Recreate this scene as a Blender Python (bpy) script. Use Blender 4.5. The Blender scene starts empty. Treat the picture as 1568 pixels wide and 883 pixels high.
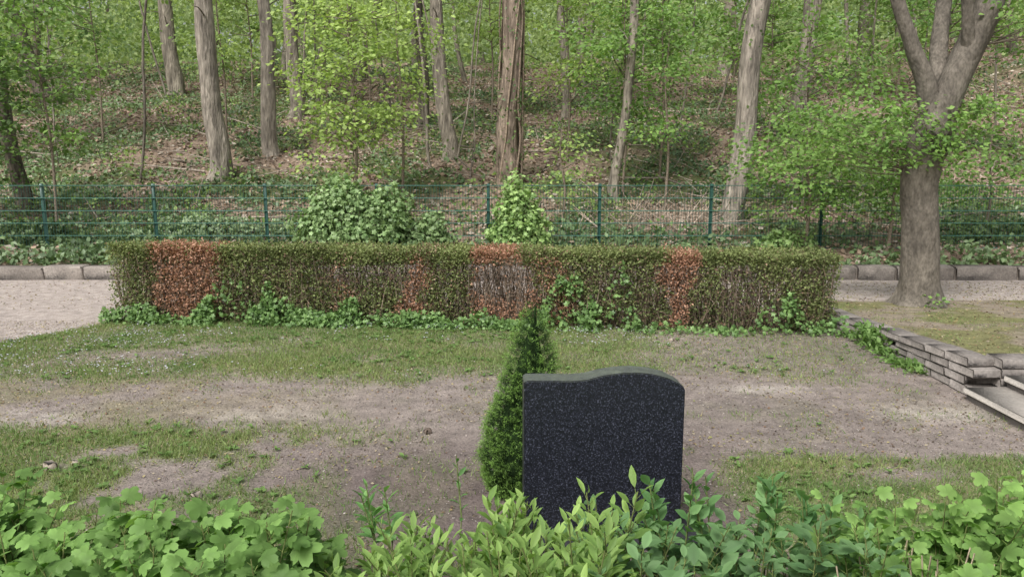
import bpy, math, numpy as np
from mathutils import Vector
rng=np.random.default_rng(7)
scene=bpy.context.scene
# ---------------------------------------------------------------- helpers
def U(a,b,n=None): return rng.uniform(a,b,n)
_T=np.random.default_rng(3).random((256,256))
def vn(x,y,s=1.0,seed=0):
    x=np.asarray(x,float)/s+seed*17.3+500; y=np.asarray(y,float)/s+seed*31.7+500
    xi=np.floor(x).astype(int); yi=np.floor(y).astype(int)
    fx=x-xi; fy=y-yi; fx=fx*fx*(3-2*fx); fy=fy*fy*(3-2*fy)
    g=lambda a,b:_T[a%256,b%256]
    return (g(xi,yi)*(1-fx)+g(xi+1,yi)*fx)*(1-fy)+(g(xi,yi+1)*(1-fx)+g(xi+1,yi+1)*fx)*fy
def fbm(x,y,s=1.0,seed=0):
    return (vn(x,y,s,seed)*.5+vn(x,y,s/2.1,seed+1)*.27+vn(x,y,s/4.3,seed+2)*.15+vn(x,y,s/9,seed+3)*.08)
def ss(a,b,x):
    t=np.clip((np.asarray(x,float)-a)/(b-a),0,1); return t*t*(3-2*t)
def mk(name,V,F,mat,C=None,smooth=False,parent=None):
    V=np.asarray(V,dtype=np.float32).reshape(-1,3); F=np.asarray(F,dtype=np.int32)
    me=bpy.data.meshes.new(name); n,k=F.shape
    me.vertices.add(len(V)); me.vertices.foreach_set('co',V.ravel())
    me.loops.add(n*k); me.loops.foreach_set('vertex_index',F.ravel())
    me.polygons.add(n); me.polygons.foreach_set('loop_start',np.arange(0,n*k,k,dtype=np.int32))
    try: me.polygons.foreach_set('loop_total',np.full(n,k,dtype=np.int32))
    except Exception: pass
    me.update(calc_edges=True)
    if C is not None:
        a=me.attributes.new('Col','FLOAT_COLOR','POINT')
        C=np.asarray(C,dtype=np.float32); C4=np.ones((len(V),4),dtype=np.float32); C4[:,:3]=C
        a.data.foreach_set('color',C4.ravel())
    if smooth: me.polygons.foreach_set('use_smooth',np.ones(n,dtype=bool))
    me.materials.append(mat)
    ob=bpy.data.objects.new(name,me); scene.collection.objects.link(ob)
    if parent: ob.parent=parent
    return ob
class Acc:
    def __init__(s): s.V=[];s.F=[];s.C=[];s.n=0
    def add(s,V,F,C):
        V=np.asarray(V).reshape(-1,3); C=np.asarray(C,float)
        if C.ndim==1: C=np.tile(C,(len(V),1))
        s.V.append(V); s.F.append(np.asarray(F)+s.n); s.C.append(C); s.n+=len(V)
    def build(s,name,mat,smooth=False,parent=None):
        return mk(name,np.vstack(s.V),np.vstack(s.F),mat,np.vstack(s.C),smooth,parent)
def nrm(v): return v/np.maximum(np.linalg.norm(v,axis=-1,keepdims=True),1e-9)
def leaf_fan(n,fn,curl=.12,rib=0):
    th=np.linspace(-math.pi/2,1.5*math.pi,n,endpoint=False)
    r=fn(th); v=[(0,.42,.05)]
    for t,q in zip(th,r): v.append((q*math.cos(t),.5+q*math.sin(t),-curl*(q/.5)**2*abs(math.cos(t))+.03*math.sin(3*t)-rib*abs(math.cos(2.5*(t-math.pi/2)))+rib*.5))
    f=[(0,i+1,(i+1)%n+1) for i in range(n)]
    return np.array(v),np.array(f)
RH=(np.array([(0,0,0),(.33,.45,.07),(0,1,-.03),(-.33,.45,.07)]),np.array([(0,1,2),(0,2,3)]))
BL=(np.array([(-.06,0,0),(.06,0,0),(0,1,.12)]),np.array([(0,1,2)]))
LA=(np.array([(0,0,0),(0,.5,0),(0,1,-.12),(.12,.22,.05),(.17,.52,.05),(.1,.8,-.02),(-.12,.22,.05),(-.17,.52,.05),(-.1,.8,-.02)]),
    np.array([(0,3,1),(3,4,1),(4,5,1),(5,2,1),(0,1,6),(6,1,7),(7,1,8),(8,1,2)]))
OV=(LA[0]*np.array([1.5,1,1]),LA[1])
def _pa(t):
    q=np.abs(np.cos(2.5*(t-math.pi/2)))**.7; r=.60+.40*q+.035*np.cos(20*t)
    return .56*r*np.where(np.sin(t)<-.6,.8,1)
PA=leaf_fan(40,_pa,.16,.05)
IV=leaf_fan(10,lambda t:.5*(.78+.22*np.cos(5*(t-math.pi/2))))
def frames(d,n):
    d=nrm(d); x=nrm(np.cross(d,n)); z=np.cross(x,d)
    return np.stack([x,d,z],axis=-1)
def scatter(acc,T,P,D,N,S,C,shade=None):
    tv,tf=T; R=frames(D,N); m=len(P)
    S=np.asarray(S,float)
    if S.ndim==1: S=S[:,None,None]
    V=np.einsum('nij,nkj->nki',R,tv[None]*S)+P[:,None]
    F=(tf[None]+(np.arange(m)*len(tv))[:,None,None]).reshape(-1,3)
    Cc=np.repeat(C[:,None],len(tv),1)
    if shade is not None: Cc=Cc*shade[None,:,None]
    acc.add(V.reshape(-1,3),F,Cc.reshape(-1,3))
def rdir(n,up=0.0,spread=1.0):
    v=rng.normal(size=(n,3))*spread; v[:,2]+=up; return nrm(v)
def sticks(acc,P0,P1,r0,r1,C):
    P0=np.asarray(P0,float);P1=np.asarray(P1,float);m=len(P0)
    d=nrm(P1-P0); h=np.where(np.abs(d[:,2:3])>.9,np.array([[1.,0,0]]),np.array([[0,0,1.]]))
    x=nrm(np.cross(d,h)); y=np.cross(d,x)
    r0=np.broadcast_to(r0,(m,)); r1=np.broadcast_to(r1,(m,))
    V=np.zeros((m,6,3))
    for i in range(3):
        a=i*2*math.pi/3; o=x*math.cos(a)+y*math.sin(a)
        V[:,i]=P0+o*r0[:,None]; V[:,3+i]=P1+o*r1[:,None]
    tf=[]
    for i in range(3):
        j=(i+1)%3; tf+=[(i,j,3+j),(i,3+j,3+i)]
    F=(np.array(tf)[None]+(np.arange(m)*6)[:,None,None]).reshape(-1,3)
    C=np.asarray(C,float)
    if C.ndim==1: C=np.tile(C,(m,1))
    acc.add(V.reshape(-1,3),F,np.repeat(C,6,0))
def tube(acc,pts,rad,seg=14,col=(.2,.2,.2),lump=.05,flare=0,sub=6,seed=0):
    pts=np.array(pts,float); rad=np.array(rad,float)
    t=np.linspace(0,len(pts)-1,(len(pts)-1)*sub+1)
    def cr(A,t):
        i=np.clip(np.floor(t).astype(int),0,len(A)-2); f=t-i
        Ap=np.vstack([2*A[0]-A[1],A,2*A[-1]-A[-2]]); 
        f=f[:,None]; p0,p1,p2,p3=Ap[i],Ap[i+1],Ap[i+2],Ap[i+3]
        return .5*((2*p1)+(-p0+p2)*f+(2*p0-5*p1+4*p2-p3)*f*f+(-p0+3*p1-3*p2+p3)*f**3)
    c=cr(pts,t); r=cr(rad[:,None],t)[:,0]
    d=nrm(np.gradient(c,axis=0)); ref=np.array([0.,1,.0]) 
    x=nrm(np.cross(np.tile(ref,(len(c),1)),d)); y=np.cross(d,x)
    a=np.linspace(0,2*math.pi,seg,endpoint=False)
    L=len(c); A,I=np.meshgrid(a,np.arange(L))
    k=1+lump*(vn(A*2,I*.25+seed*9,1,seed)-.5)*2+lump*.6*np.sin(3*A+seed+I*.05)
    if flare:
        fl=np.exp(-I/(sub*.55)); k=k+flare*fl*(.45+.55*np.abs(np.cos(2.5*A+seed))**1.5)
    rr=r[:,None]*k
    V=c[:,None]+x[:,None]*(np.cos(A)*rr)[...,None]+y[:,None]*(np.sin(A)*rr)[...,None]
    F=[]
    for i in range(L-1):
        b=i*seg
        for j in range(seg):
            j2=(j+1)%seg
            F+= [(b+j,b+j2,b+seg+j2),(b+j,b+seg+j2,b+seg+j)]
    acc.add(V.reshape(-1,3),np.array(F),np.array(col,float))
def box(acc,c,s,col,rot=0,bev=.012,jit=.006,slope=0):
    import itertools
    hx,hy,hz=np.array(s)/2; b=min(bev,hx*.4,hy*.4,hz*.4)
    V=[];idx={}
    for sx,sy,sz in itertools.product((-1,1),repeat=3):
        for ax in range(3):
            v=np.array([sx*(hx-b),sy*(hy-b),sz*(hz-b)]); v[ax]=(sx*hx,sy*hy,sz*hz)[ax]
            idx[(sx,sy,sz,ax)]=len(V); V.append(v)
    V=np.array(V); corner=np.repeat(rng.normal(size=(8,3))*jit,3,0); V=V+corner
    V[:,2]+=V[:,1]*slope
    F=[]
    def q(a,b_,c_,d): F.extend([(a,b_,c_),(a,c_,d)])
    for ax in range(3):
        o=[i for i in range(3) if i!=ax]
        for s0 in (-1,1):
            cs=[]
            for (u,v) in ((-1,-1),(1,-1),(1,1),(-1,1)):
                k=[0,0,0];k[ax]=s0;k[o[0]]=u;k[o[1]]=v; cs.append(idx[(k[0],k[1],k[2],ax)])
            q(*cs)
    for ax in range(3):
        o=[i for i in range(3) if i!=ax]
        for u in (-1,1):
            for v in (-1,1):
                k0=[0,0,0];k0[ax]=-1;k0[o[0]]=u;k0[o[1]]=v;k1=list(k0);k1[ax]=1
                q(idx[(*k0,o[0])],idx[(*k1,o[0])],idx[(*k1,o[1])],idx[(*k0,o[1])])
    for sx,sy,sz in itertools.product((-1,1),repeat=3):
        F.append((idx[(sx,sy,sz,0)],idx[(sx,sy,sz,1)],idx[(sx,sy,sz,2)]))
    ca,sa=math.cos(rot),math.sin(rot)
    W=V.copy(); W[:,0]=V[:,0]*ca-V[:,1]*sa; W[:,1]=V[:,0]*sa+V[:,1]*ca
    acc.add(W+np.array(c),np.array(F),np.array(col,float))
# ---------------------------------------------------------------- materials
def newmat(name):
    m=bpy.data.materials.new(name); m.use_nodes=True; nt=m.node_tree; nt.nodes.clear()
    return m,nt,nt.nodes,nt.links
def leafmat(name,trans=.4,rough=.55,spec=.25,tint=(1.1,1.18,.6),sat=.94):
    m,nt,N,L=newmat(name)
    out=N.new('ShaderNodeOutputMaterial'); at=N.new('ShaderNodeAttribute'); at.attribute_name='Col'
    hs=N.new('ShaderNodeHueSaturation'); hs.inputs['Saturation'].default_value=sat; L.new(at.outputs['Color'],hs.inputs['Color'])
    p=N.new('ShaderNodeBsdfPrincipled'); p.inputs['Roughness'].default_value=rough; p.inputs['Specular IOR Level'].default_value=spec
    t=N.new('ShaderNodeBsdfTranslucent'); mx=N.new('ShaderNodeMixShader'); mx.inputs[0].default_value=trans
    ml=N.new('ShaderNodeMixRGB'); ml.blend_type='MULTIPLY'; ml.inputs[0].default_value=1; ml.inputs[2].default_value=(*tint,1)
    L.new(hs.outputs['Color'],p.inputs['Base Color']); L.new(hs.outputs['Color'],ml.inputs[1]); L.new(ml.outputs[0],t.inputs['Color'])
    L.new(p.outputs[0],mx.inputs[1]); L.new(t.outputs[0],mx.inputs[2]); L.new(mx.outputs[0],out.inputs[0])
    return m
def colmat(name,rough=.9,scales=((30,.5),(120,.5)),bump=.4,bdist=.02,spec=.2,stretch=None,lo=.6,hi=1.4,bscale=60):
    m,nt,N,L=newmat(name)
    out=N.new('ShaderNodeOutputMaterial'); at=N.new('ShaderNodeAttribute'); at.attribute_name='Col'
    p=N.new('ShaderNodeBsdfPrincipled'); p.inputs['Roughness'].default_value=rough; p.inputs['Specular IOR Level'].default_value=spec
    tc=N.new('ShaderNodeTexCoord'); mp=N.new('ShaderNodeMapping'); L.new(tc.outputs['Object'],mp.inputs[0])
    if stretch: mp.inputs['Scale'].default_value=stretch
    cur=at.outputs['Color']
    for s,_ in scales:
        n=N.new('ShaderNodeTexNoise'); n.inputs['Scale'].default_value=s; n.inputs['Detail'].default_value=4; L.new(mp.outputs[0],n.inputs[0])
        r=N.new('ShaderNodeMapRange'); r.inputs[1].default_value=.3; r.inputs[2].default_value=.7; r.inputs[3].default_value=lo; r.inputs[4].default_value=hi
        L.new(n.outputs[0],r.inputs[0])
        vm=N.new('ShaderNodeVectorMath'); vm.operation='SCALE'; L.new(cur,vm.inputs[0]); L.new(r.outputs[0],vm.inputs['Scale']); cur=vm.outputs[0]
    L.new(cur,p.inputs['Base Color'])
    n=N.new('ShaderNodeTexNoise'); n.inputs['Scale'].default_value=bscale; n.inputs['Detail'].default_value=6; L.new(mp.outputs[0],n.inputs[0])
    b=N.new('ShaderNodeBump'); b.inputs['Strength'].default_value=bump; b.inputs['Distance'].default_value=bdist
    L.new(n.outputs[0],b.inputs['Height']); L.new(b.outputs[0],p.inputs['Normal']); L.new(p.outputs[0],out.inputs[0])
    return m
M_leaf=leafmat('broadleaf_foliage'); M_far=leafmat('woodland_foliage',.45,.6,.2,sat=.9)
M_hedge=leafmat('hedge_foliage',.25,.6,.2,sat=.97); M_ivy=leafmat('ivy_foliage',.25,.45,.4,sat=.92); M_grass=leafmat('grass_blades',.35,.6,.2,sat=.88)
M_need=leafmat('conifer_needles',.25,.5,.3); M_litter=leafmat('leaf_litter',.12,.8,.1,(1,1,1),.95)
M_ground=colmat('ground_soil',.95,((9,0),(55,0),(160,0)),.6,.02,.1,lo=.78,hi=1.22,bscale=70)
M_bark=colmat('bark',.92,((7,0),(22,0)),1.0,.05,.15,stretch=(1,1,.22),lo=.6,hi=1.4,bscale=24)
M_smoothbark=colmat('beech_bark',.85,((4,0),(14,0),(50,0)),.8,.03,.2,stretch=(1,1,.45),lo=.72,hi=1.28,bscale=26)
M_twig=colmat('twig_bark',.9,((40,0),),.2,.01,.1)
M_stone=colmat('weathered_stone',.9,((6,0),(45,0)),.5,.01,.2,lo=.75,hi=1.25,bscale=40)
M_slab=colmat('concrete_slab',.9,((5,0),(60,0)),.3,.004,.2,lo=.85,hi=1.15,bscale=80)
M_fence=colmat('green_powder_coat',.4,((3,0),),.05,.003,.5,lo=.85,hi=1.15)
# granite
m,nt,N,L=newmat('black_granite'); M_gran=m
out=N.new('ShaderNodeOutputMaterial'); p=N.new('ShaderNodeBsdfPrincipled'); tc=N.new('ShaderNodeTexCoord')
v=N.new('ShaderNodeTexVoronoi'); v.inputs['Scale'].default_value=260; L.new(tc.outputs['Object'],v.inputs[0])
sc=N.new('ShaderNodeSeparateColor'); L.new(v.outputs['Color'],sc.inputs[0])
n2=N.new('ShaderNodeTexNoise'); n2.inputs['Scale'].default_value=130; n2.inputs['Detail'].default_value=3; L.new(tc.outputs['Object'],n2.inputs[0])
ad=N.new('ShaderNodeMath'); ad.operation='MULTIPLY'; L.new(sc.outputs[0],ad.inputs[0]); L.new(n2.outputs[0],ad.inputs[1])
cr=N.new('ShaderNodeValToRGB'); e=cr.color_ramp.elements; e[0].position=.12; e[0].color=(.008,.009,.012,1); e[1].position=.62; e[1].color=(.11,.12,.165,1)
e2=cr.color_ramp.elements.new(.38); e2.color=(.018,.020,.031,1)
L.new(ad.outputs[0],cr.inputs[0]); 
geo=N.new('ShaderNodeNewGeometry'); sp=N.new('ShaderNodeSeparateXYZ'); L.new(geo.outputs['Normal'],sp.inputs[0])
mr=N.new('ShaderNodeMapRange'); mr.inputs[1].default_value=.5; mr.inputs[2].default_value=.85; L.new(sp.outputs[2],mr.inputs[0])
n3=N.new('ShaderNodeTexNoise'); n3.inputs['Scale'].default_value=25; n3.inputs['Detail'].default_value=5; L.new(tc.outputs['Object'],n3.inputs[0])
mm=N.new('ShaderNodeMath'); mm.operation='MULTIPLY'; L.new(mr.outputs[0],mm.inputs[0]); L.new(n3.outputs[0],mm.inputs[1])
mx=N.new('ShaderNodeMixRGB'); L.new(mm.outputs[0],mx.inputs[0]); L.new(cr.outputs[0],mx.inputs[1]); mx.inputs[2].default_value=(.14,.165,.12,1)
L.new(mx.outputs[0],p.inputs['Base Color'])
mr2=N.new('ShaderNodeMapRange'); mr2.inputs[3].default_value=.36; mr2.inputs[4].default_value=.8; L.new(mr.outputs[0],mr2.inputs[0]); L.new(mr2.outputs[0],p.inputs['Roughness'])
L.new(p.outputs[0],out.inputs[0])
# ---------------------------------------------------------------- terrain
WX=3.42; WY=5.48
def terr(y): return np.interp(y,[5.4,7.5,9.5,10.7],[.25,.11,.03,.0])
def H(x,y):
    x=np.asarray(x,float); y=np.asarray(y,float)
    z=.012*(fbm(x,y,1.2,5)-.5)*2
    back=np.interp(y,[10.9,11.0,13.,15.5,32,42,60,400],[0,.13,.30,.85,5.05,6.6,7.2,8])
    z=z+np.where(y>10.9,back,0)
    a=ss(13,18,y); z=z+a*(fbm(x,y,4,9)-.5)*1.0+a*(fbm(x,y,1.2,11)-.5)*.25
    z=z+ss(9,20,x)*ss(13,22,y)*1.2
    tm=(x>WX)&(y>WY)&(y<10.85); z=np.where(tm,z+terr(y),z)
    up=(x>3.84)&(y<=WY)&(y>-5); z=np.where(up,z+.255,z)
    return z
def grassd(x,y):
    n=fbm(x,y,.9,21); n2=fbm(x,y,.35,25)
    lo=5.85+.35*(n-.5)*2+.1*np.clip(x+3,0,9)*.2
    A=ss(lo-.3,lo+.3,y)*(1-ss(7.9,8.1,y))
    A=A*np.where(x<-4.2,1-ss(-.12,.12,y-(7.05+(x+4.75)*1.5)),1)
    A=A*np.where(x<-4.75,1-ss(6.95,7.15,y),1)
    A=A*(1-ss(.7,1.7,x)*.75)*(1-ss(2.9,3.3,x))
    u=(x+3.15); w=(y-6.6)-.22*u
    A=A*(1-.92*np.exp(-(u/.85)**2-(w/.25)**2))
    A=A*(.6+.4*ss(.36,.56,n*.4+n2*.6))
    B=(1-ss(4.45,4.95,y+.4*(n-.5)))*ss(.15,1.3,-x-.3+1.4*(n-.5))*ss(.30,.47,n2*.5+n*.5)
    Cc=(1-ss(4.1,4.35,y+.5*(n-.5)+.02*x))*ss(1.05,1.4,x+.4*(n-.5))*(1-.97*np.exp(-((x-2.15)/.35)**2-((y-3.98)/.12)**2))
    D=np.where((x>WX)&(y>WY)&(y<8.8),.35*ss(.45,.6,n2),0)
    E=.15*ss(.45,.62,n2)*(x<3.3)*(y<6.2)
    return np.clip(A+B+Cc+D+E,0,1)*np.where(y>1,1,.0)
xs=np.concatenate([np.linspace(-220,-30,14)[:-1],np.linspace(-30,-7,60)[:-1],np.linspace(-7,7,351)[:-1],np.linspace(7,30,60)[:-1],np.linspace(30,220,14)])
ys=np.concatenate([np.linspace(-60,1.5,16)[:-1],np.linspace(1.5,11.3,246)[:-1],np.linspace(11.3,45,150)[:-1],np.linspace(45,400,30)])
X,Y=np.meshgrid(xs,ys); Z=H(X,Y)
nx,ny=len(xs),len(ys)
g=grassd(X,Y)
def lerp(a,b,t): return a*(1-t[...,None])+b*t[...,None]
c=np.array
col=np.tile(c([.235,.20,.18]),(ny,nx,1))
n1=fbm(X,Y,1.6,40); n2=fbm(X,Y,.5,44); n4=fbm(X,Y,.22,48)
col=col*(.66+.45*n1[...,None]+.26*n4[...,None])
col=lerp(col,c([.37,.33,.29]),ss(.58,.78,n2*.6+n1*.4)*.7)
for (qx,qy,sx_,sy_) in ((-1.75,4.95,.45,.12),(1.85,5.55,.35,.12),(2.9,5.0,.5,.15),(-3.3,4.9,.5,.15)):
    col=lerp(col,c([.42,.38,.34]),.7*np.exp(-((X-qx)/sx_)**2-((Y-qy)/sy_)**2)*ss(.3,.6,n4+.1))  # soft sun dapple painted into the gravel colour as paler ovals
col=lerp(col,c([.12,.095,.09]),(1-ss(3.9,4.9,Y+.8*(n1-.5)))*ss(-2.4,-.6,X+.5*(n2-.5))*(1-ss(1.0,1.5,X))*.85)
col=lerp(col,c([.205,.18,.10]),ss(.42,.6,n2)*.5*ss(.5,3,-X)*((Y<6.2)&(Y>4.4)))
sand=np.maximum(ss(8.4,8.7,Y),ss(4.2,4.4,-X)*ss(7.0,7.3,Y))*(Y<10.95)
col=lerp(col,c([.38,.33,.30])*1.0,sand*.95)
col=np.where(((X>WX)&(Y>WY)&(Y<8.9))[...,None],lerp(np.tile(c([.25,.21,.165]),(ny,nx,1)),c([.18,.175,.085]),ss(.45,.62,n2)),col)
gc_=lerp(np.tile(c([.115,.15,.05]),(ny,nx,1)),c([.185,.185,.085]),ss(.4,.65,n4))
col=lerp(col,gc_,g*.85)
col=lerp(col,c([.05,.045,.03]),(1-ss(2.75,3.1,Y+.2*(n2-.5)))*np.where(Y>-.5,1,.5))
hill=ss(10.9,11.2,Y)
lit=lerp(np.tile(c([.25,.19,.145]),(ny,nx,1)),c([.11,.12,.055]),ss(.43,.58,fbm(X,Y,1.5,60)))
col=lerp(col,lit,hill)
i=np.arange(nx-1)[None]+np.arange(ny-1)[:,None]*nx
F=np.stack([i,i+1,i+1+nx,i+nx],-1).reshape(-1,4)
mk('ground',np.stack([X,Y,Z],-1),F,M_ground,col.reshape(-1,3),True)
# ---------------------------------------------------------------- grass, flowers, litter
def grass_obj(name,n,x0,x1,y0,y1,hmin,hmax,w):
    x=U(x0,x1,n);y=U(y0,y1,n);d=grassd(x,y); k=U(0,1,n)<d**1.2; x=x[k];y=y[k];d=d[k];m=len(x)
    a=Acc(); P=np.stack([x,y,H(x,y)-.003],-1); D=rdir(m,1.1,.6); Nn=rdir(m,0); Nn[:,1]-=.7
    cn=fbm(x,y,.6,70)[:,None]; C=lerp(np.tile(c([.13,.25,.055]),(m,1)),c([.29,.36,.12]),np.clip(cn[:,0]*1.5-.25+U(-.3,.3,m),0,1))
    dry=U(0,1,m)<.09; C[dry]=c([.34,.29,.17])
    L_=U(hmin,hmax,m)*(.6+.7*cn[:,0]); S=np.stack([np.full(m,w)/.12,L_,L_],-1)[:,None,:]
    scatter(a,BL,P,D,Nn,S,C*U(.7,1.25,m)[:,None])
    return a.build(name,M_grass)
grass_obj('lawn_grass',190000,-7,3.4,5.4,8.1,.015,.05,.008)
grass_obj('lawn_grass',170000,-4.2,4.2,2.6,5.0,.02,.058,.006)
grass_obj('terrace_grass',30000,3.45,7,5.55,8.8,.015,.04,.006)
n=7500;x=U(-6.5,3.2,n);y=U(5.8,7.9,n);k=(U(0,1,n)<grassd(x,y)*ss(.48,.66,fbm(x,y,.8,90))*.8);x=x[k];y=y[k];m_=len(x)
a=Acc();P=np.stack([x,y,H(x,y)+U(.03,.055,m_)],-1)
for j in range(3):
    th=U(0,6.28,m_);D=np.stack([np.cos(th),np.sin(th),U(.0,.5,m_)],-1)
    scatter(a,RH,P,D,rdir(m_,2),U(.008,.015,m_),np.tile(c([.62,.62,.7]),(m_,1))*U(.8,1,m_)[:,None])
a.build('daisy_flowers',M_litter)
n=5000;x=U(-6.5,3.2,n);y=np.where(U(0,1,n)<.6,U(5.8,8,n),U(2.8,4.8,n));k=U(0,1,n)<grassd(x,y)*ss(.45,.6,fbm(x,y,.5,95))*.9;x=x[k];y=y[k];per=6;idx=np.repeat(np.arange(len(x)),per);m_=len(idx)
th=U(0,6.28,m_);D=np.stack([np.cos(th),np.sin(th),U(.1,.7,m_)],-1);a=Acc()
scatter(a,OV,np.stack([x,y,H(x,y)+.01],-1)[idx],D,rdir(m_,2,.5),U(.02,.045,m_),lerp(np.tile(c([.10,.19,.05]),(m_,1)),c([.22,.36,.10]),U(0,1,m_)));a.build('lawn_weeds',M_leaf)
def litter(name,n,x0,x1,y0,y1,s0,s1,pal,lift=.01,dens=None,flat=2.5):
    x=U(x0,x1,n);y=U(y0,y1,n)
    if dens is not None:
        k=U(0,1,n)<dens(x,y); x=x[k];y=y[k]
    m=len(x);a=Acc();th=U(0,6.28,m);D=np.stack([np.cos(th),np.sin(th),U(-.3,.3,m)],-1)
    C=c(pal)[rng.integers(0,len(pal),m)]*U(.7,1.25,m)[:,None]
    P=np.stack([x,y,H(x,y)+U(.002,lift,m)],-1)
    D[:,2]+=(H(x,y+.2)-H(x,y))/.2*D[:,1]
    scatter(a,RH,P,D,rdir(m,flat),U(s0,s1,m),C)
    return a.build(name,M_litter)
pal=[(.28,.22,.10),(.34,.29,.14),(.22,.14,.09),(.36,.31,.21),(.12,.085,.06),(.24,.25,.09)]
litter('fallen_catkins_and_petals',34000,-7,3.35,3.,8.0,.008,.024,pal,.008,lambda x,y:.2+.8*ss(.4,.6,fbm(x,y,.7,101)))
litter('gravel_chips',36000,-6.5,3.4,3.,8.0,.006,.015,[(.3,.27,.25),(.2,.17,.16),(.4,.36,.33),(.1,.085,.08)],.006)
litter('terrace_litter',7000,3.45,8,5.6,10.6,.01,.03,pal,.008)
litter('path_litter',3500,-9,8,8.6,10.7,.012,.035,pal,.008)
def litd(x,y): return .42+.58*ss(.4,.55,1-fbm(x,y,1.5,60))
palh=[(.37,.29,.215),(.28,.205,.15),(.47,.41,.34),(.18,.13,.10),(.39,.28,.205)]
litter('hill_leaf_litter',125000,-22,24,11.1,34,.06,.14,palh,.06,litd,1.3)
def ivyd(x,y):
    n=fbm(x,y,1.5,60)*.6+fbm(x,y,.5,64)*.4
    bare=np.exp(-((x-3)/2.4)**2-((y-15.5)/2.8)**2)*.14+ss(9,14,x)*.05
    return ss(.455,.55,n-bare+ss(2,7,-x)*.04+(y<14)*.05)
n=195000;x=U(-22,24,n);y=11.1+(U(0,1,n)**1.35)*23;k=U(0,1,n)<ivyd(x,y);x=x[k];y=y[k];m_=len(x)
bump=fbm(x,y,.5,77)
P=np.stack([x,y,H(x,y)+.02+U(0,.22,m_)*ss(.35,.7,bump)],-1);a=Acc();N_=rdir(m_,.9,.7);N_[:,1]-=.45
br=fbm(x,y,2.5,81)
C=lerp(np.tile(c([.075,.135,.055]),(m_,1)),c([.22,.33,.14]),np.clip(br*1.6-.4+U(-.25,.25,m_),0,1))*U(.6,1.3,m_)[:,None]
scatter(a,RH,P,rdir(m_,-.2),nrm(N_),U(.06,.125,m_),C); a.build('ivy_groundcover',M_ivy)
n=620;x=U(-18,18,n);y=13.2+U(0,1,n)**1.2*17;per=24;idx=np.repeat(np.arange(n),per);m_=n*per
hh=U(.15,.6,n);P=np.stack([x,y,H(x,y)],-1)[idx]+rng.normal(size=(m_,3))*c([.2,.2,.0])+np.stack([0*idx,0*idx,U(.05,1,m_)*hh[idx]],-1)
C=lerp(np.tile(c([.10,.19,.05]),(m_,1)),c([.32,.46,.13]),np.clip(U(0,1,n)[idx]*.7+U(0,.3,m_),0,1));N_=rdir(m_,1,.6);N_[:,1]-=.3
a=Acc();scatter(a,RH,P,rdir(m_,-.1),N_,U(.05,.11,m_),C);a.build('bramble_undergrowth',M_leaf)
a=Acc();m_=700;x=U(-16,16,m_);y=U(13,30,m_);P=np.stack([x,y,H(x,y)+.05],-1);d=rdir(m_);d[:,2]=np.abs(d[:,2])*.35+.12*d[:,1];L_=U(.4,2.2,m_)
sticks(a,P,P+d*L_[:,None],U(.008,.028,m_),.006,c([.28,.24,.20])*U(.6,1.4,m_)[:,None])
m_=300;x=rng.normal(2.9,.8,m_);y=rng.normal(13.9,.5,m_);P=np.stack([x,y,H(x,y)+U(0,.1,m_)],-1);d=rdir(m_,.25);sticks(a,P,P+d*U(.2,.8,m_)[:,None],U(.005,.013,m_),.003,c([.42,.34,.28])*U(.6,1.3,m_)[:,None])
a.build('fallen_branches',M_twig)
# ---------------------------------------------------------------- stone kerb
a=Acc();xx=-16
while xx<16:
    l=U(.5,.95); box(a,(xx+l/2,10.86,.075),(l-.008,.24,.22+U(-.01,.015)),c([.25,.22,.195])*U(.8,1.15),U(-.01,.01),.02,.006); xx+=l
a.build('stone_kerb',M_stone)
a=Acc();sc_=c([.205,.185,.17])
# coursed retaining wall running back from the steps to the hedge end, falling with the terrace
for cse in range(4):
    yy=5.34+U(0,.1)*(cse%2)
    while yy<8.0:
        l=U(.22,.40); y2=yy+l/2; top=float(terr(y2))+.03; h=top/4
        if top<.2 and cse==3: yy+=l; continue
        hh=h if top>=.2 else top/3
        sl=(float(terr(y2+.1))-float(terr(y2-.1)))/.2*(cse+.5)/4
        box(a,(3.39+U(-.004,.004)-(.008 if cse==3 else 0),y2,hh*(cse+.5)),(.2,l-.004,hh-.0025),sc_*U(.78,1.22),0,.006,.0018,sl); yy+=l
for cse in range(4):
    xx=3.49
    while xx<8:
        l=U(.25,.42); h=.28/4
        box(a,(xx+l/2,5.44+U(-.004,.004),h*(cse+.5)),(l-.004,.2,h-.0025),sc_*U(.78,1.22),0,.006,.0018); xx+=l
a.build('dry_stone_retaining_wall',M_stone)
a=Acc()
for (x0,z1) in ((3.22,.09),(3.50,.175),(3.78,.262)):
    y0=5.325
    for l in (1.1,1.1,.8):
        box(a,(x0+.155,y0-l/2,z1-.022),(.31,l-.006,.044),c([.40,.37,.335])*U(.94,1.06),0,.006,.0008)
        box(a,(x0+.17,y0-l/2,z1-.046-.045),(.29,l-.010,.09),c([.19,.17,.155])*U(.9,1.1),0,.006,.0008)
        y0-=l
a.build('stone_steps',M_slab)
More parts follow.
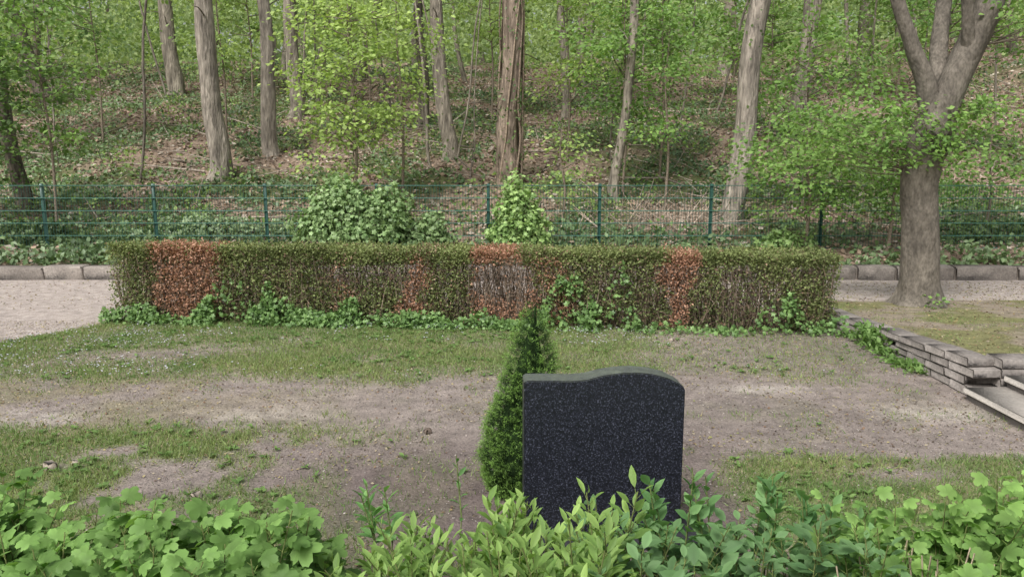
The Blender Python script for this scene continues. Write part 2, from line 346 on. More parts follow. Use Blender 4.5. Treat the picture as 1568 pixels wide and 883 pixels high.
# ---------------------------------------------------------------- fence
FY=12.45;fz=.2;a=Acc();gc=c([.028,.085,.068])
px=np.arange(-8,9)*1.785-.38
for q in px: box(a,(q,FY,fz+.53),(.05,.035,1.12),gc,0,.004,0)
m_=620;x=np.linspace(-14.6,13.9,m_)
sticks(a,np.stack([x,np.full(m_,FY-.03),np.full(m_,fz+.04)],-1),np.stack([x,np.full(m_,FY-.03),np.full(m_,fz+1.06)],-1),.0034,.0034,gc)
for h in np.arange(.06,1.07,.2):
    for o in (-.037,-.023):
        x0=px[:-1];x1=px[1:];sticks(a,np.stack([x0,0*x0+FY+o,0*x0+fz+h],-1),np.stack([x1,0*x1+FY+o,0*x1+fz+h],-1),.0062,.0062,gc*2.4)  # horizontal rods coloured brighter to imitate light reflecting off the coating
a.build('wire_mesh_fence',M_fence)
# ---------------------------------------------------------------- foliage tools
def clumps(acc,tw,cen,rad,K,per,size,c0,c1,T=RH,cr=.3,flat=.4,trunk=None,up=1.0,shell=.5):
    cen=c(cen,);rad=c(rad)
    d=rdir(K);r=U(0,1,K)**(1/3*shell*2);cc=cen+d*rad*r[:,None]
    if trunk is not None and tw is not None:
        tp=c(trunk)
        s=np.stack([np.full(K,tp[0]),np.full(K,tp[1]),np.clip(cc[:,2]-U(.2,.7,K)*np.linalg.norm(cc[:,:2]-tp[:2],axis=1)*.8,tp[2],tp[3])],-1)
        mid=(s+cc)/2+rng.normal(size=(K,3))*.06
        sticks(tw,s,mid,.011*rad[0],.007*rad[0],c([.2,.17,.13]));sticks(tw,mid,cc,.007*rad[0],.003,c([.2,.17,.12]))
    n=K*per;idx=np.repeat(np.arange(K),per)
    o=rng.normal(size=(n,3))*c([cr,cr,cr*flat])*U(.6,1.3,K)[idx][:,None];P=cc[idx]+o
    t=np.clip(U(0,1,K)[idx]*.6+U(0,.4,n),0,1);C=lerp(np.tile(c(c0),(n,1)),c(c1),t)*U(.75,1.2,n)[:,None]
    D=nrm(o*c([1,1,.3])+rng.normal(size=(n,3))*cr*.5);D[:,2]-=.25;N_=rdir(n,up,.55);N_[:,1]-=.35
    scatter(acc,T,P,D,N_,U(.7,1.25,n)*size,C)
def trunkpath(x,y,topx,r,h=11,yl=0,z0=None,zt=4.9,seed=0):
    z=float(H(x,y))-.15 if z0 is None else z0
    k=(topx-x)/(zt-z)
    zz=[z,z+.5,z+1.6,z+3.2,z+5.5,z+h]
    P=[(x+k*(q-z)+(.07*math.sin(q*1.3+seed*2) if i else 0),y+yl*(q-z),q) for i,q in enumerate(zz)]
    return P,[r*1.12,r,r*.93,r*.86,r*.7,r*.25]
def tree(name,x,y,topx,r,col,seed=0,zt=4.9,ivy=0,crd=2.2,ck=12,c0=(.10,.18,.04),c1=(.28,.40,.09),h=11):
    a=Acc();P,R=trunkpath(x,y,topx,r,h=h,seed=seed,zt=zt);tube(a,P,R,16,col,.11,.4,sub=8,seed=seed)
    top=P[-1]
    for j in range(7):
        f=U(.55,.95);b=c(P[3])*(1-f)+c(P[5])*f;th=U(0,6.28);d=c([math.cos(th),math.sin(th),U(.3,.9)])*U(1.2,2.4)
        tube(a,[b,b+d*.5+c([0,0,-.1]),b+d],[r*.3,r*.18,.015],6,col,.05,0,3)
    for j in range(3):
        f=U(.1,.9);b=c(P[2])*(1-f)+c(P[4])*f;th=U(0,6.28);d=c([math.cos(th),math.sin(th),U(-.1,.6)])*U(.5,1.3)
        tube(a,[b,b+d*.5+c([0,0,.08]),b+d],[.022,.014,.005],5,c(col)*.8,.05,0,3)
    ob=a.build(name,M_bark,True)
    l=Acc()
    clumps(l,None,(top[0],top[1],top[2]-1.6),(crd,crd,2.4),ck,60,.17,c0,c1,cr=.5)
    l.build('crown_leaves',M_far,parent=ob)
    if ivy:
        b=Acc();n=int(ivy);z=U(0,1,n)**1.5*4.5+P[0][2];k=(z-P[0][2])/(zt-P[0][2]);th=U(0,6.28,n);rr=r*1.1+U(0,.09,n)
        Q=np.stack([x+(topx-x)*k+rr*np.cos(th),y+rr*np.sin(th),z],-1)
        N_=np.stack([np.cos(th),np.sin(th),U(-.2,.6,n)],-1)
        scatter(b,RH,Q,rdir(n,-1),N_,U(.05,.09,n),lerp(np.tile(c([.07,.13,.04]),(n,1)),c([.18,.27,.08]),U(0,1,n)));b.build('climbing_ivy',M_ivy,parent=ob)
    if ivy>=500:
        s=Acc()
        for j in range(12):
            th0=U(0,6.28);zz=np.linspace(P[0][2],P[0][2]+5.5,10);kk=(zz-P[0][2])/(zt-P[0][2]);tt=th0+np.cumsum(U(-.5,.5,10))
            tube(s,np.stack([x+(topx-x)*kk+r*1.1*np.cos(tt),y+r*1.1*np.sin(tt),zz],-1),np.linspace(.028,.014,10),5,c([.25,.195,.15])*U(.7,1.3),.1,0,3)
        for j in range(40):
            th0=U(0,6.28);z0=P[0][2]+U(.2,4.5);k=(z0-P[0][2])/(zt-P[0][2]);b=c([x+(topx-x)*k+r*math.cos(th0),y+r*math.sin(th0),z0]);d=c([math.cos(th0),math.sin(th0),U(-.6,.3)])*U(.12,.4)
            sticks(s,[b],[b+d],.006,.002,c([.26,.2,.15]))
        s.build('ivy_stems',M_twig,parent=ob)
    return ob
G1=(.29,.255,.215);G2=(.25,.22,.18);DK=(.15,.13,.105);RD=(.24,.19,.15)
T=[(-6.27,16.7,-6.35,.215,G1,4.9,0),(-5.6,18.4,-5.7,.17,G1,5.2,0),(-6.6,24.2,-6.6,.22,G2,6.2,0),(-1.5,18.8,-1.75,.18,G2,5.3,120),
(-.05,16.7,.0,.235,RD,4.9,700),(2.05,15.5,2.35,.10,G2,4.7,150),(3.94,14.1,4.35,.20,G1,4.4,150),(8.07,22.3,8.2,.23,G2,5.9,0),
(-11,26,-11.1,.25,G2,6.6,0),(-14.5,25,-15.6,.24,DK,6.4,200),(-9.3,14.8,-9.6,.14,DK,4.5,300),(-2.5,22,-2.5,.15,DK,5.9,0),
(8.8,33,8.9,.28,G2,7.8,0),(14,32,14.1,.26,DK,7.8,0),(1.6,24,1.5,.13,G2,6,0),(-16.5,20,-17,.22,DK,5.5,0)]
for i,(x,y,tx,r,co_,zt,iv) in enumerate(T):
    tree('deciduous_tree',x,y,tx,r,co_,i,zt,iv)
a=Acc()
for i in range(52):
    y=U(27,50);x=U(-.75,.75)*y;r=U(.05,.2);P,R=trunkpath(x,y,x+U(-1.2,1.2),r,h=U(8,12),seed=i,zt=9);tube(a,P,R,7,c(G2)*U(.6,1.15),.08,0,3,i)
for i in range(26):
    y=U(16,27);x=U(-.7,.7)*y;r=U(.015,.045);P,R=trunkpath(x,y,x+U(-1,1),r,h=U(6,9),seed=i,zt=6);tube(a,P,R,6,c(G2)*U(.6,1.1),.08,0,3,i)
wood=a.build('distant_woodland',M_bark,True)
l=Acc()
for (y0,y1,z0,z1,K,per,sz,cr) in ((24,33,4.6,8.5,340,70,.165,.6),(33,44,5.8,11.5,450,70,.25,.9),(44,58,6.8,14,430,60,.40,1.3),(58,70,7,16,300,50,.7,2.)):
    y=U(y0,y1,K);x=U(-.85,.85,K)*y;z=z0+U(0,1,K)**1.1*(z1-z0);n=K*per;idx=np.repeat(np.arange(K),per)
    o=rng.normal(size=(n,3))*c([cr,cr,cr*.45]);P=np.stack([x,y,z],-1)[idx]+o
    C=lerp(np.tile(c([.14,.23,.08]),(n,1)),c([.45,.58,.23]),np.clip(U(0,1,K)[idx]*.8+U(0,.2,n),0,1))  # slight distance haze is put into these pale leaf greens
    N_=rdir(n,.7,.6);N_[:,1]-=.3
    scatter(l,RH,P,rdir(n,-.2),N_,U(.7,1.3,n)*sz,C)
l.build('woodland_leaves',M_far,parent=wood)
def sapling(name,x,y,h,rx,K,per,size,c0,c1,zc=.6,rz=.45,cr=.26,T=RH,r=.03,lean=0):
    K=int(K*(1.3 if y<17.6 else 1.0))
    if y>17.6: zc+=.06;rz*=.9
    z=float(H(x,y));t=Acc();tube(t,[(x,y,z-.1),(x+lean*.3+.05,y,z+h*.35),(x+lean*.7-.04,y,z+h*.7),(x+lean,y,z+h)],[r,r*.8,r*.5,.006],6,c([.22,.18,.14]),.05,0,4)
    l=Acc();clumps(l,t,(x+lean*.6,y,z+h*zc),(rx,rx*.8,h*rz),K,per,size*1.1,c0,c1,T,cr,.35,(x+lean*.5,y,z+.2,z+h))
    ob=t.build(name,M_twig,True);l.build('leaves',M_leaf,parent=ob);return ob
Yg0=(.21,.33,.07);Yg1=(.50,.65,.19);Gr0=(.10,.21,.05);Gr1=(.29,.47,.11);Dg0=(.065,.13,.04);Dg1=(.17,.28,.08)
S=[(-2.9,14.4,4.3,1.15,46,60,.085,Yg0,Yg1,.60),(-2.2,15.6,4.6,.9,24,50,.085,Yg0,Yg1,.7),
(2.3,16.2,4.4,1.2,38,60,.09,Gr0,Gr1,.72),(3.3,17.5,4.8,1.2,38,60,.09,Gr0,Gr1,.72),(1.3,18.5,4.5,.9,22,60,.1,Yg0,Yg1,.65),
(4.55,12.0,2.3,1.05,32,65,.075,Gr0,Gr1,.66),(5.9,12.1,2.3,.8,20,60,.075,Gr0,Gr1,.65),(5.6,15,3.6,1.2,24,60,.09,Gr0,Gr1,.62),
(-7.9,13.4,4.2,1.0,26,60,.09,Dg0,Gr1,.66),(-9.4,13.2,3.8,1.2,40,60,.09,Dg0,Dg1,.6),(-6.9,19,4.4,1.0,16,55,.1,Gr0,Yg1,.7),
(-10.4,20,5,1.5,26,60,.11,Gr0,Gr1,.7),(-12.5,19,5,1.6,30,60,.11,Dg0,Gr1,.7),(-3.8,21,4.6,1.4,26,55,.11,Yg0,Yg1,.72),
(6.5,20,4.5,1.5,30,60,.11,Gr0,Gr1,.7),(9.8,18,4.4,1.6,32,60,.1,Gr0,Gr1,.65),(11.6,24,5,2,36,60,.13,Gr0,Gr1,.65),(-.6,23,4.6,1.6,26,55,.12,Yg0,Yg1,.74),
(3.6,24,5,1.8,36,55,.12,Gr0,Yg1,.68),(8.2,13.4,2.0,.9,20,50,.08,Gr0,Gr1,.6),(-5,25,5,1.8,28,50,.13,Gr0,Yg1,.68),(.9,14.0,1.8,.5,7,40,.08,Gr0,Yg1,.65),(7.2,26,5,2,32,55,.13,Gr0,Gr1,.65),
(-8.5,26,5,1.8,28,50,.13,Gr0,Yg1,.68),(2.9,14.8,3.2,.7,12,50,.085,Gr0,Gr1,.78)]
for s in S: sapling('sapling_tree',*s)
def mound(name,cen,rad,n,size,c0,c1,T=IV,mat=None):
    d=rdir(n);d[:,2]=np.abs(d[:,2])*1.0-.15;lump=1+.5*(fbm(d[:,0]*3+cen[0],d[:,2]*3,.8,120)-.5)*2
    P=c(cen)+d*c(rad)*(U(.55,1.05,n)*lump)[:,None];C=lerp(np.tile(c(c0),(n,1)),c(c1),np.clip(U(0,1,n)*.7+.3*lump-.2,0,1))
    a=Acc();N_=nrm(d+rng.normal(size=(n,3))*.45+c([0,-.1,.4]));D=rdir(n,-.6)
    scatter(a,T,P,D,N_,U(.7,1.3,n)*size,C*U(.7,1.2,n)[:,None]);ob=a.build(name,mat or M_ivy)
    t=Acc();k=60;e=c(cen)+rdir(k,.3)*c(rad)*.8;sticks(t,np.tile(c([cen[0],cen[1],float(H(cen[0],cen[1]))]),(k,1))+rng.normal(size=(k,3))*.1,e,.012,.004,c([.14,.11,.08]));t.build('stems',M_twig,parent=ob)
mound('ivy_shrub',(-2.5,12.2,.55),(1.0,.42,.90),5500,.08,(.12,.23,.07),(.38,.54,.22))
mound('ivy_shrub',(-1.45,12.35,.35),(.6,.3,.55),1700,.075,(.11,.2,.07),(.32,.46,.18))
mound('ivy_shrub',(.1,12.15,.5),(.48,.3,.88),2500,.08,(.15,.29,.07),(.42,.60,.19))
mound('ivy_shrub',(-5.2,13.3,.3),(1.7,.5,.5),3200,.075,(.12,.2,.09),(.33,.44,.22))
mound('ivy_shrub',(-8.3,12.9,.3),(1.9,.5,.5),3300,.08,(.055,.10,.035),(.16,.25,.08))
mound('ivy_shrub',(8.2,13,.3),(1.6,.5,.5),2400,.075,(.06,.11,.035),(.16,.25,.08))
mound('ivy_shrub',(4.3,12.0,.3),(.5,.3,.35),900,.075,(.10,.2,.05),(.28,.42,.12))
# ---------------------------------------------------------------- hedge
A0=c([-4.2,8.02]);A1=c([3.14,7.37]);hd=A1-A0;HL=np.linalg.norm(hd);hd/=HL;hn=c([-hd[1],hd[0]]);HT=.46
def hp(t,w,z):
    p=A0+hd*(t*HL)[:,None]+hn*(w*HT)[:,None];return np.stack([p[:,0],p[:,1],z],-1)
def brown(t,z):
    b=np.zeros_like(t);k=np.zeros_like(t)
    t=t+.03*(fbm(t*HL,z*.9,.3,400)-.5)*2
    for (u,v,s,kk,zt_) in ((.064,.150,.95,.1,1),(.325,.345,.5,0,.8),(.422,.458,.9,.1,.85),(.512,.60,1,.4,1),(.612,.65,.45,0,.9),(.78,.82,1,.1,1)):
        w=ss(u-.012,u+.012,t)*(1-ss(v-.012,v+.012,t))*(1-.7*ss(zt_-.1,zt_+.1,z)*(zt_<1));b=np.maximum(b,w*s);k=np.maximum(k,w*kk)
    return b,k
n=145000;t=U(0,1,n);w=U(0,1,n);z=U(0,1,n)
m1=U(0,1,n)<.5; w=np.where(m1,U(0,1,n)**2.2,w); m2=(U(0,1,n)<.27); z=np.where(m2,1-U(0,1,n)**2*.18,z)
b,kk=brown(t,z);lum=fbm(t*HL,z*.9,.28,150);lum2=fbm(t*HL,z*.8,.7,155)
ht=.78-.03*t+.045*(fbm(t*HL,w*HT,.3,160)-.5)*2
dn=.30+.8*ss(.36,.60,lum*.5+lum2*.5)+.6*ss(.75,.95,z)+.3*(1-ss(.0,.18,t)); hole=np.exp(-((t-.565)/.035)**2-((z-.55)/.26)**2)*1.5
k=U(0,1,n)<np.clip(dn*(1-.15*b)-kk*.3-hole,0.02,1);t,w,z,b,lum,lum2,ht=[q[k] for q in (t,w,z,b,lum,lum2,ht)];n=len(t)
bul=.05*(fbm(t*HL,z,.3,170)-.5)
P=hp(t,w-bul*2,.02+z*ht)+rng.normal(size=(n,3))*.012
P[:,:2]+=(np.where(t<.01,-1,np.where(t>.99,1,0))*U(0,.05,n))[:,None]*hd
sh=(z>.93)&(U(0,1,n)<.06);P[sh,2]+=U(0,.05,sh.sum())
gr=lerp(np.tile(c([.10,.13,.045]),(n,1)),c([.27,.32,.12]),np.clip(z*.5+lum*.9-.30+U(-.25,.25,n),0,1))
brn=lerp(np.tile(c([.31,.15,.09]),(n,1)),c([.52,.31,.215]),U(0,1,n))
isb=U(0,1,n)<np.clip(b*(.9+.25*(1-z))+.09*(1-z)+.05,0,1)
C=np.where(isb[:,None],np.where((b>.3)[:,None],brn,brn*c([.68,.85,.85])),gr)*U(.65,1.3,n)[:,None]
D=rdir(n,.3);D[:,1]-=.4*U(0,1,n);Nn=rdir(n,.35,.7);Nn[:,1]-=.5
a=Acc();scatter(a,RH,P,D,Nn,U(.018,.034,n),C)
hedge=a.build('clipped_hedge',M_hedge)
a=Acc();k=1500;t=U(.003,.997,k);w=U(.1,.9,k);P0=hp(t,w,np.full(k,0.));zz=U(.4,.76,k);t2=np.clip(t+rng.normal(size=k)*.012,0.002,.998);P1=hp(t2,np.clip(w+rng.normal(size=k)*.22,.03,.97),zz)
mid=(P0+P1)/2+rng.normal(size=(k,3))*.03
cc=c([.19,.15,.115])*U(.6,1.5,k)[:,None];sticks(a,P0,mid,.007,.005,cc);sticks(a,mid,P1,.005,.002,cc)
k=14000;t=U(0,1,k);w=U(0,1,k);P0=hp(t,w,U(.05,.74,k));sticks(a,P0,P0+rdir(k,.5)*U(.05,.16,k)[:,None],.0025,.001,c([.24,.175,.13])*U(.5,1.5,k)[:,None])
a.build('hedge_twigs',M_twig,parent=hedge)
n=17000;t=U(-.01,1.01,n);
patch=ss(.38,.62,fbm(t*HL,t*0,.45,181))
hi=.05+.11*patch+.26*ss(.10,.15,t)*(1-ss(.33,.37,t))*(.25+patch)+.5*ss(.60,.64,t)*(1-ss(.72,.75,t))+.2*ss(.82,.86,t)*(1-ss(.95,.98,t))*patch+.1*ss(.34,.4,t)*(1-ss(.45,.5,t))
hi=hi*(.4+fbm(t*HL,t*0,.25,180)*1.1)
z=U(0,1,n)**1.1*hi;w=U(-.42,.1,n)*(1-np.clip(z/.35,0,1))-.04+U(-.06,.06,n)*1
k=U(0,1,n)<.10+.75*ss(.42,.62,fbm(t*HL,z-w*.5,.22,185));t,z,w=t[k],z[k],w[k];n=len(t)
P=hp(t,w,z+.02);a=Acc();N_=rdir(n,.5,.5);N_[:,1]-=.7
scatter(a,IV,P,rdir(n,-.3),N_,U(.028,.065,n),lerp(np.tile(c([.085,.175,.045]),(n,1)),c([.22,.38,.105]),U(0,1,n)));a.build('ivy_along_hedge',M_ivy)
n=1700;y=5.85+U(0,1,n)**.7*1.85;P=np.stack([3.26+rng.normal(size=n)*.07,y,U(0,.18,n)*(1-.3*(y<6.6))*ss(.35,.6,fbm(y,y*0,.25,190))+.01],-1)
k=fbm(y,y*0,.3,190)>.45;P=P[k];n=len(P);a=Acc();N_=rdir(n,.7,.5);scatter(a,OV,P,rdir(n,.2),N_,U(.03,.07,n),lerp(np.tile(c([.09,.19,.04]),(n,1)),c([.25,.4,.12]),U(0,1,n)));a.build('weeds_by_wall',M_leaf)
# ---------------------------------------------------------------- big tree on the terrace
a=Acc();bc=(.15,.132,.11)
bx,by=4.62,8.65;bz=.02
tube(a,[(bx,by,bz),(bx-.01,by,.35),(bx-.05,by,.9),(bx-.1,by,1.4),(bx-.05,by,1.85),(bx+.08,by,2.35)],[.225,.19,.185,.19,.21,.19],28,bc,.06,.75,12,3)
tube(a,[(bx-.02,by,2.0),(bx-.12,by,2.5),(bx-.3,by+.02,2.9),(bx-.52,by+.05,3.5),(bx-.8,by+.1,4.6),(bx-1.2,by,6.5)],[.12,.10,.08,.068,.06,.02],14,bc,.08,0,8,5)
tube(a,[(bx+.02,by,2.0),(bx+.17,by,2.5),(bx+.36,by,3.0),(bx+.52,by,3.5),(bx+.8,by,4.8),(bx+1.3,by,7)],[.19,.155,.145,.14,.11,.02],16,bc,.08,0,8,7)
tube(a,[(bx+.3,by-.03,2.75),(bx+.2,by-.12,3.1),(bx+.12,by-.2,3.6),(bx+.05,by-.4,5),(bx,by-.6,6.6)],[.085,.065,.055,.05,.02],12,bc,.08,0,8,9)
tube(a,[(bx+.1,by+.05,2.3),(bx+.14,by+.3,2.9),(bx+.3,by+.6,3.8),(bx+.2,by+1,6)],[.12,.09,.07,.02],12,bc,.08,0,8,11)
for j in range(9):
    th=U(2.5,6.2);zz=U(1.7,2.05);q=c([bx-.03+.16*math.cos(th),by+.16*math.sin(th),zz]);tube(a,[q,q+c([.05*math.cos(th),.05*math.sin(th),.04]),q+c([.08*math.cos(th),.08*math.sin(th),.06])],[.06,.05,.01],8,c(bc)*.8,.15,0,3,j)
bt=a.build('shade_tree',M_smoothbark,True)
l=Acc();tw=Acc();L0=(.10,.21,.05);L1=(.29,.47,.11)
clumps(l,tw,(bx-.8,by+.1,1.95),(.9,.6,.55),42,55,.062,L0,L1,cr=.18,flat=.35,trunk=(bx-.05,by,1.5,2.1))
clumps(l,tw,(bx+.4,by,2.15),(.35,.4,.22),12,50,.06,L0,L1,cr=.13,flat=.4,trunk=(bx,by,1.7,2.2))
clumps(l,tw,(bx-.0,by-.2,1.85),(.35,.25,.22),11,40,.055,L0,L1,cr=.1,flat=.5,trunk=(bx,by,1.6,2.2))
clumps(l,tw,(bx+1.2,by,3.3),(.8,.7,.35),16,50,.065,L0,L1,cr=.2,flat=.4,trunk=(bx+.5,by,2.9,3.6))
clumps(l,None,(bx,by+.3,6.3),(2.3,2.3,1.6),50,60,.10,L0,L1,cr=.4)
clumps(l,None,(bx+.02,by-.33,.15),(.12,.05,.06),3,14,.05,L0,L1,cr=.05)
l.build('leaves',M_leaf,parent=bt);tw.build('twigs',M_twig,parent=bt)
# ---------------------------------------------------------------- dwarf conifer
def cone(z):
    u=z/1.0;return .225*np.clip(1-u,0,1)**.72*np.clip(.6+u*2.2,0,1)
n=1900;z=1-np.sqrt(U(0,1,n));z=np.clip(z*1.0,.01,.995);th=U(0,6.28,n)
rr=cone(z)*(1+.25*(fbm(th*1.2,z*5,.5,200)-.5)*2)+.008
cx=.035+z*.085;cy=3.78
O=np.stack([np.cos(th),np.sin(th),0*th],-1)
Pc=np.stack([cx+rr*np.cos(th),cy+rr*np.sin(th),z],-1);out_=nrm(O+c([0,0,.8])+rng.normal(size=(n,3))*.2)
a=Acc();per=42;idx=np.repeat(np.arange(n),per);m_=n*per
ax=U(-.03,.034,m_)
o=rng.normal(size=(m_,3))*.006+out_[idx]*ax[:,None]
D=nrm(out_[idx]*.9+rng.normal(size=(m_,3))*.6)
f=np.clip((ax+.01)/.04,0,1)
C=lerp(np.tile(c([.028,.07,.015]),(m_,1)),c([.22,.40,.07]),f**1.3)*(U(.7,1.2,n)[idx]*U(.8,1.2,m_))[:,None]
S_=np.stack([np.full(m_,.003)/.12,U(.009,.018,m_),U(.009,.018,m_)],-1)[:,None,:]
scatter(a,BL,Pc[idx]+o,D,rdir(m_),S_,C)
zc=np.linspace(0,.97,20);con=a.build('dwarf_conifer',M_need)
b=Acc();tube(b,np.stack([.035+zc*.085,0*zc+cy,zc],-1),np.maximum(cone(zc)-.035,.006),20,(.015,.03,.01),.05,0,1);b.build('inner_branches',M_twig,parent=con)
# ---------------------------------------------------------------- gravestone
prof=[(0,.748),(.012,.757),(.10,.757),(.2,.753),(.27,.758),(.34,.776),(.41,.786),(.48,.788),(.55,.781),(.62,.763),(.67,.738),(.692,.722),(.70,.705)]
import bmesh
TH=.12
pts=[(0,-.05)]+prof+[(.70,-.05)]
bm=bmesh.new();vs=[bm.verts.new((x,0,z)) for x,z in pts];f=bm.faces.new(vs)
r=bmesh.ops.extrude_face_region(bm,geom=[f]);
for v in r['geom']:
    if isinstance(v,bmesh.types.BMVert): v.co.y+=TH
bmesh.ops.recalc_face_normals(bm,faces=bm.faces)
ed=[e for e in bm.edges if abs(e.verts[0].co.y-e.verts[1].co.y)<1e-6]
bmesh.ops.bevel(bm,geom=ed,offset=.004,segments=2,affect='EDGES')
me=bpy.data.meshes.new('gravestone');bm.to_mesh(me);bm.free();me.materials.append(M_gran)
gs=bpy.data.objects.new('gravestone',me);scene.collection.objects.link(gs);gs.location=(.052,3.2,0);gs.rotation_euler=(0,0,math.radians(2.5))
a=Acc();box(a,(.40,3.27,-.0),(.86,.26,.1),(.03,.03,.035),math.radians(2.5),.01,0);a.build('gravestone_plinth',M_stone)
# ---------------------------------------------------------------- foreground shrubs
def ztop(x,y):
    n=fbm(x,y,.35,210)
    base=.50+.2*(n-.5)*2
    base-= .12*np.exp(-((x-.25)/.28)**2)*ss(2.1,2.5,y)
    base+= .06*np.exp(-((x+.98)/.3)**2)-.09*np.exp(-((x+.5)/.14)**2)-.03*ss(1.3,1.6,-x)
    base+= .05*ss(1.1,1.4,x)+.02*ss(.45,.6,x)
    return base
vs_pa=np.array([.76]+[.92+.16*abs(math.cos(2.5*(i/40*2*math.pi-math.pi))) for i in range(40)]);vs_la=np.array([.8,.85,.95]+[1.05]*3+[1.0]*3)
def shrub(name,x0,x1,y0,y1,ns,per,T,s0,s1,c0,c1,pitch=.4,droop=.0,seg=.28,hadd=0,sh=None):
    x=U(x0,x1,ns);y=U(y0,y1,ns);h=ztop(x,y)*U(.66,1.1,ns)+hadd
    lean=rng.normal(size=(ns,2))*.07;B=np.stack([x-lean[:,0],y-lean[:,1],0*x],-1);Tp=np.stack([x+lean[:,0],y+lean[:,1],h],-1)
    a=Acc();s=Acc();sticks(s,B,Tp,.004,.002,c([.14,.16,.06]))
    idx=np.repeat(np.arange(ns),per);m=ns*per;kk=np.tile(np.arange(per),ns)/per
    f=1-(1-kk)*seg/np.maximum(h[idx],.2)-0;f=np.clip(f,.15,1)+U(-.01,.01,m)
    P=B[idx]+(Tp-B)[idx]*f[:,None]
    th=np.tile(np.arange(per)*2.4,ns)+U(0,6.28,ns)[idx]+U(-.3,.3,m);up=pitch+kk*.9+U(-.25,.25,m)
    D=nrm(np.stack([np.cos(th),np.sin(th),up],-1));sz=U(s0,s1,m)*(1.1-.45*kk)*U(.75,1.15,ns)[idx]
    pet=sz*.4;P2=P+D*pet[:,None];sticks(s,P,P2,.0013,.001,c([.2,.26,.08]))
    N_=nrm(c([0,-.25,1.])+rng.normal(size=(m,3))*.36-np.stack([np.cos(th),np.sin(th),0*th],-1)*.2)
    D2=D.copy();D2[:,2]-=droop
    C=lerp(np.tile(c(c0),(m,1)),c(c1),np.clip(kk*.6+U(-.1,.35,m)+U(-.25,.2,ns)[idx],0,1))*U(.78,1.15,m)[:,None]
    scatter(a,T,P2,D2,N_,sz,C,sh)
    ob=a.build(name,M_leaf);s.build('stems',M_twig,parent=ob);return ob
shrub('hawthorn_shrub',-2.7,-.58,1.55,2.6,370,14,PA,.06,.115,(.09,.19,.04),(.26,.46,.11),droop=.45,sh=vs_pa)
shrub('forsythia_shrub',-.64,.34,1.55,2.55,240,18,LA,.055,.10,(.11,.23,.045),(.35,.53,.13),pitch=.45,sh=vs_la)
shrub('elder_shrub',.28,1.2,1.55,2.58,180,15,OV,.055,.10,(.09,.19,.07),(.22,.40,.15),pitch=.25,droop=.25,sh=vs_la)
shrub('currant_shrub',1.12,2.7,1.55,2.55,300,14,PA,.055,.10,(.11,.24,.045),(.32,.53,.13),droop=.4,hadd=.01,sh=vs_pa)
def sprig(name,x,y,h,per,T,sz,c0,c1,lx=.0,nst=1,seg=.3):
    a=Acc();s=Acc()
    for q in range(nst):
        bx_=x+U(-.04,.04)*(nst>1);tx=x+lx+U(-.09,.09)*(nst>1);hh=h*U(.85,1.03);B=c([bx_,y,0.]);Tq=c([tx,y+U(-.05,.05),hh]);md=(B+Tq)/2+c([.02,0,.02])
        sticks(s,[B,md],[md,Tq],.004,.0025,c([.15,.19,.07]))
        k=np.arange(per)/per;P=Tq-(Tq-md)*((1-k)*seg/.3)[:,None];th=np.arange(per)*2.4+U(0,6);D=nrm(np.stack([np.cos(th),np.sin(th),.35+k*1.1],-1))
        N_=nrm(c([0,0,1.])+rng.normal(size=(per,3))*.3);C=lerp(np.tile(c(c0),(per,1)),c(c1),U(0,1,per))
        scatter(a,T,P,D,N_,sz*(1.15-.5*k)*U(.8,1.2,per),C,vs_la)
    ob=a.build(name,M_leaf);s.build('stems',M_twig,parent=ob)
E0=(.10,.24,.075);E1=(.24,.44,.16)
sprig('elder_sprig',.52,2.45,.64,14,OV,.08,E0,E1,0,4)
sprig('elder_sprig',.68,2.45,.66,12,OV,.075,E0,E1,0,3)
sprig('elder_sprig',.85,2.5,.6,12,OV,.085,E0,E1,.03,4)
sprig('elder_sprig',1.05,2.5,.57,10,OV,.085,E0,E1,0,3)
sprig('wild_sprig',-.5,2.75,.52,10,LA,.08,(.13,.3,.08),(.26,.5,.15),0,4)
sprig('wild_sprig',-.22,2.85,.54,9,LA,.055,(.1,.25,.06),(.2,.42,.11),0,1)
sprig('forsythia_sprig',-.05,2.5,.56,14,LA,.085,(.15,.29,.05),(.37,.55,.14),0,4)
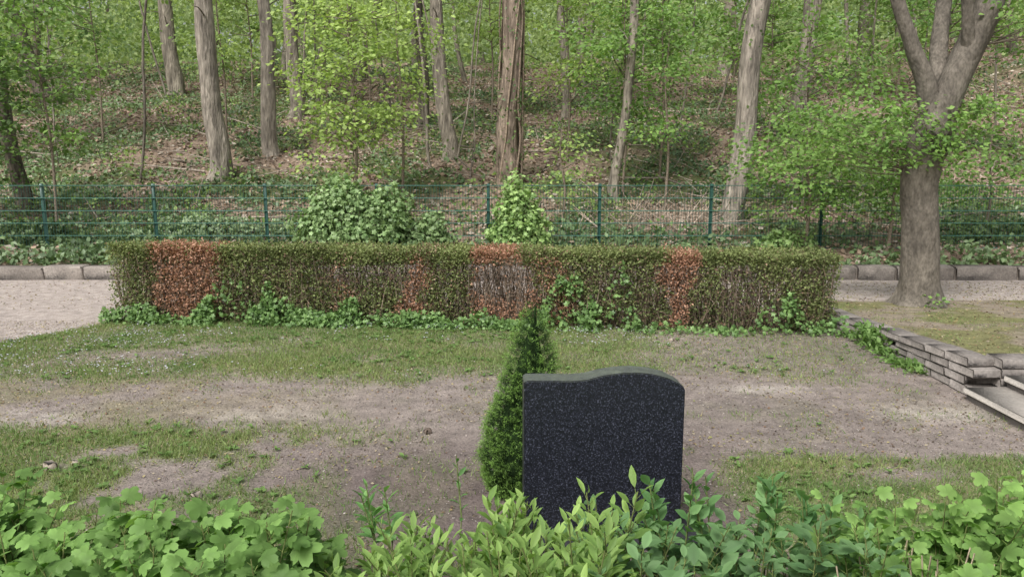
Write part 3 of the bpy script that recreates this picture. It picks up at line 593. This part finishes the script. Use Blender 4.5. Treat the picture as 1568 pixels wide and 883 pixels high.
sprig('forsythia_sprig',.3,2.45,.5,14,LA,.075,(.15,.29,.05),(.37,.55,.14),0,3)
a=Acc();k=26;P0=np.stack([U(1.05,1.45,k),U(2.1,2.3,k),U(0,.1,k)],-1);P1=P0+np.stack([rng.normal(size=k)*.07,U(-.05,.05,k),U(.38,.48,k)],-1)
sticks(a,P0,P1,.004,.003,c([.42,.34,.25])*U(.7,1.2,k)[:,None]);a.build('dry_stalks',M_twig)
a=Acc()
for (x,y,s) in ((-.53,4.62,.035),(-2.55,4.05,.05),(-2.45,4.12,.035),(1.5,7.1,.03),(-1.6,3.7,.03)):
    box(a,(x,y,s*.4),(s*1.5,s,s),c([.14,.11,.09]) if x==-.53 else c([.35,.3,.25]),U(0,3),s*.25,s*.1)
a.build('loose_stones',M_stone)
# ---------------------------------------------------------------- light, sky, camera
el=math.radians(52);az=math.radians(208)
ts=Vector((math.sin(az)*math.cos(el),math.cos(az)*math.cos(el),math.sin(el)))
sd=bpy.data.lights.new('sun','SUN');sd.energy=2.8;sd.angle=math.radians(16);sd.color=(1,.98,.95)
so=bpy.data.objects.new('sun',sd);so.rotation_euler=ts.to_track_quat('Z','Y').to_euler();scene.collection.objects.link(so)
w=bpy.data.worlds.new('World');scene.world=w;w.use_nodes=True;nt=w.node_tree;N=nt.nodes;bg=N['Background']
sk=N.new('ShaderNodeTexSky');sk.sky_type='NISHITA';sk.sun_disc=False;sk.sun_elevation=el;sk.sun_rotation=az;sk.dust_density=6;sk.air_density=1.6
hs=N.new('ShaderNodeHueSaturation');hs.inputs['Saturation'].default_value=.35
nt.links.new(sk.outputs[0],hs.inputs['Color']);nt.links.new(hs.outputs[0],bg.inputs[0]);bg.inputs[1].default_value=.15
cd=bpy.data.cameras.new('camera');cd.sensor_width=36;cd.lens=27.18;cd.clip_end=1500;cd.clip_start=.05
co=bpy.data.objects.new('camera',cd);co.location=(0,0,1.7);co.rotation_euler=(math.radians(90-9.6),0,0);scene.collection.objects.link(co);scene.camera=co
scene.view_settings.view_transform='Standard'
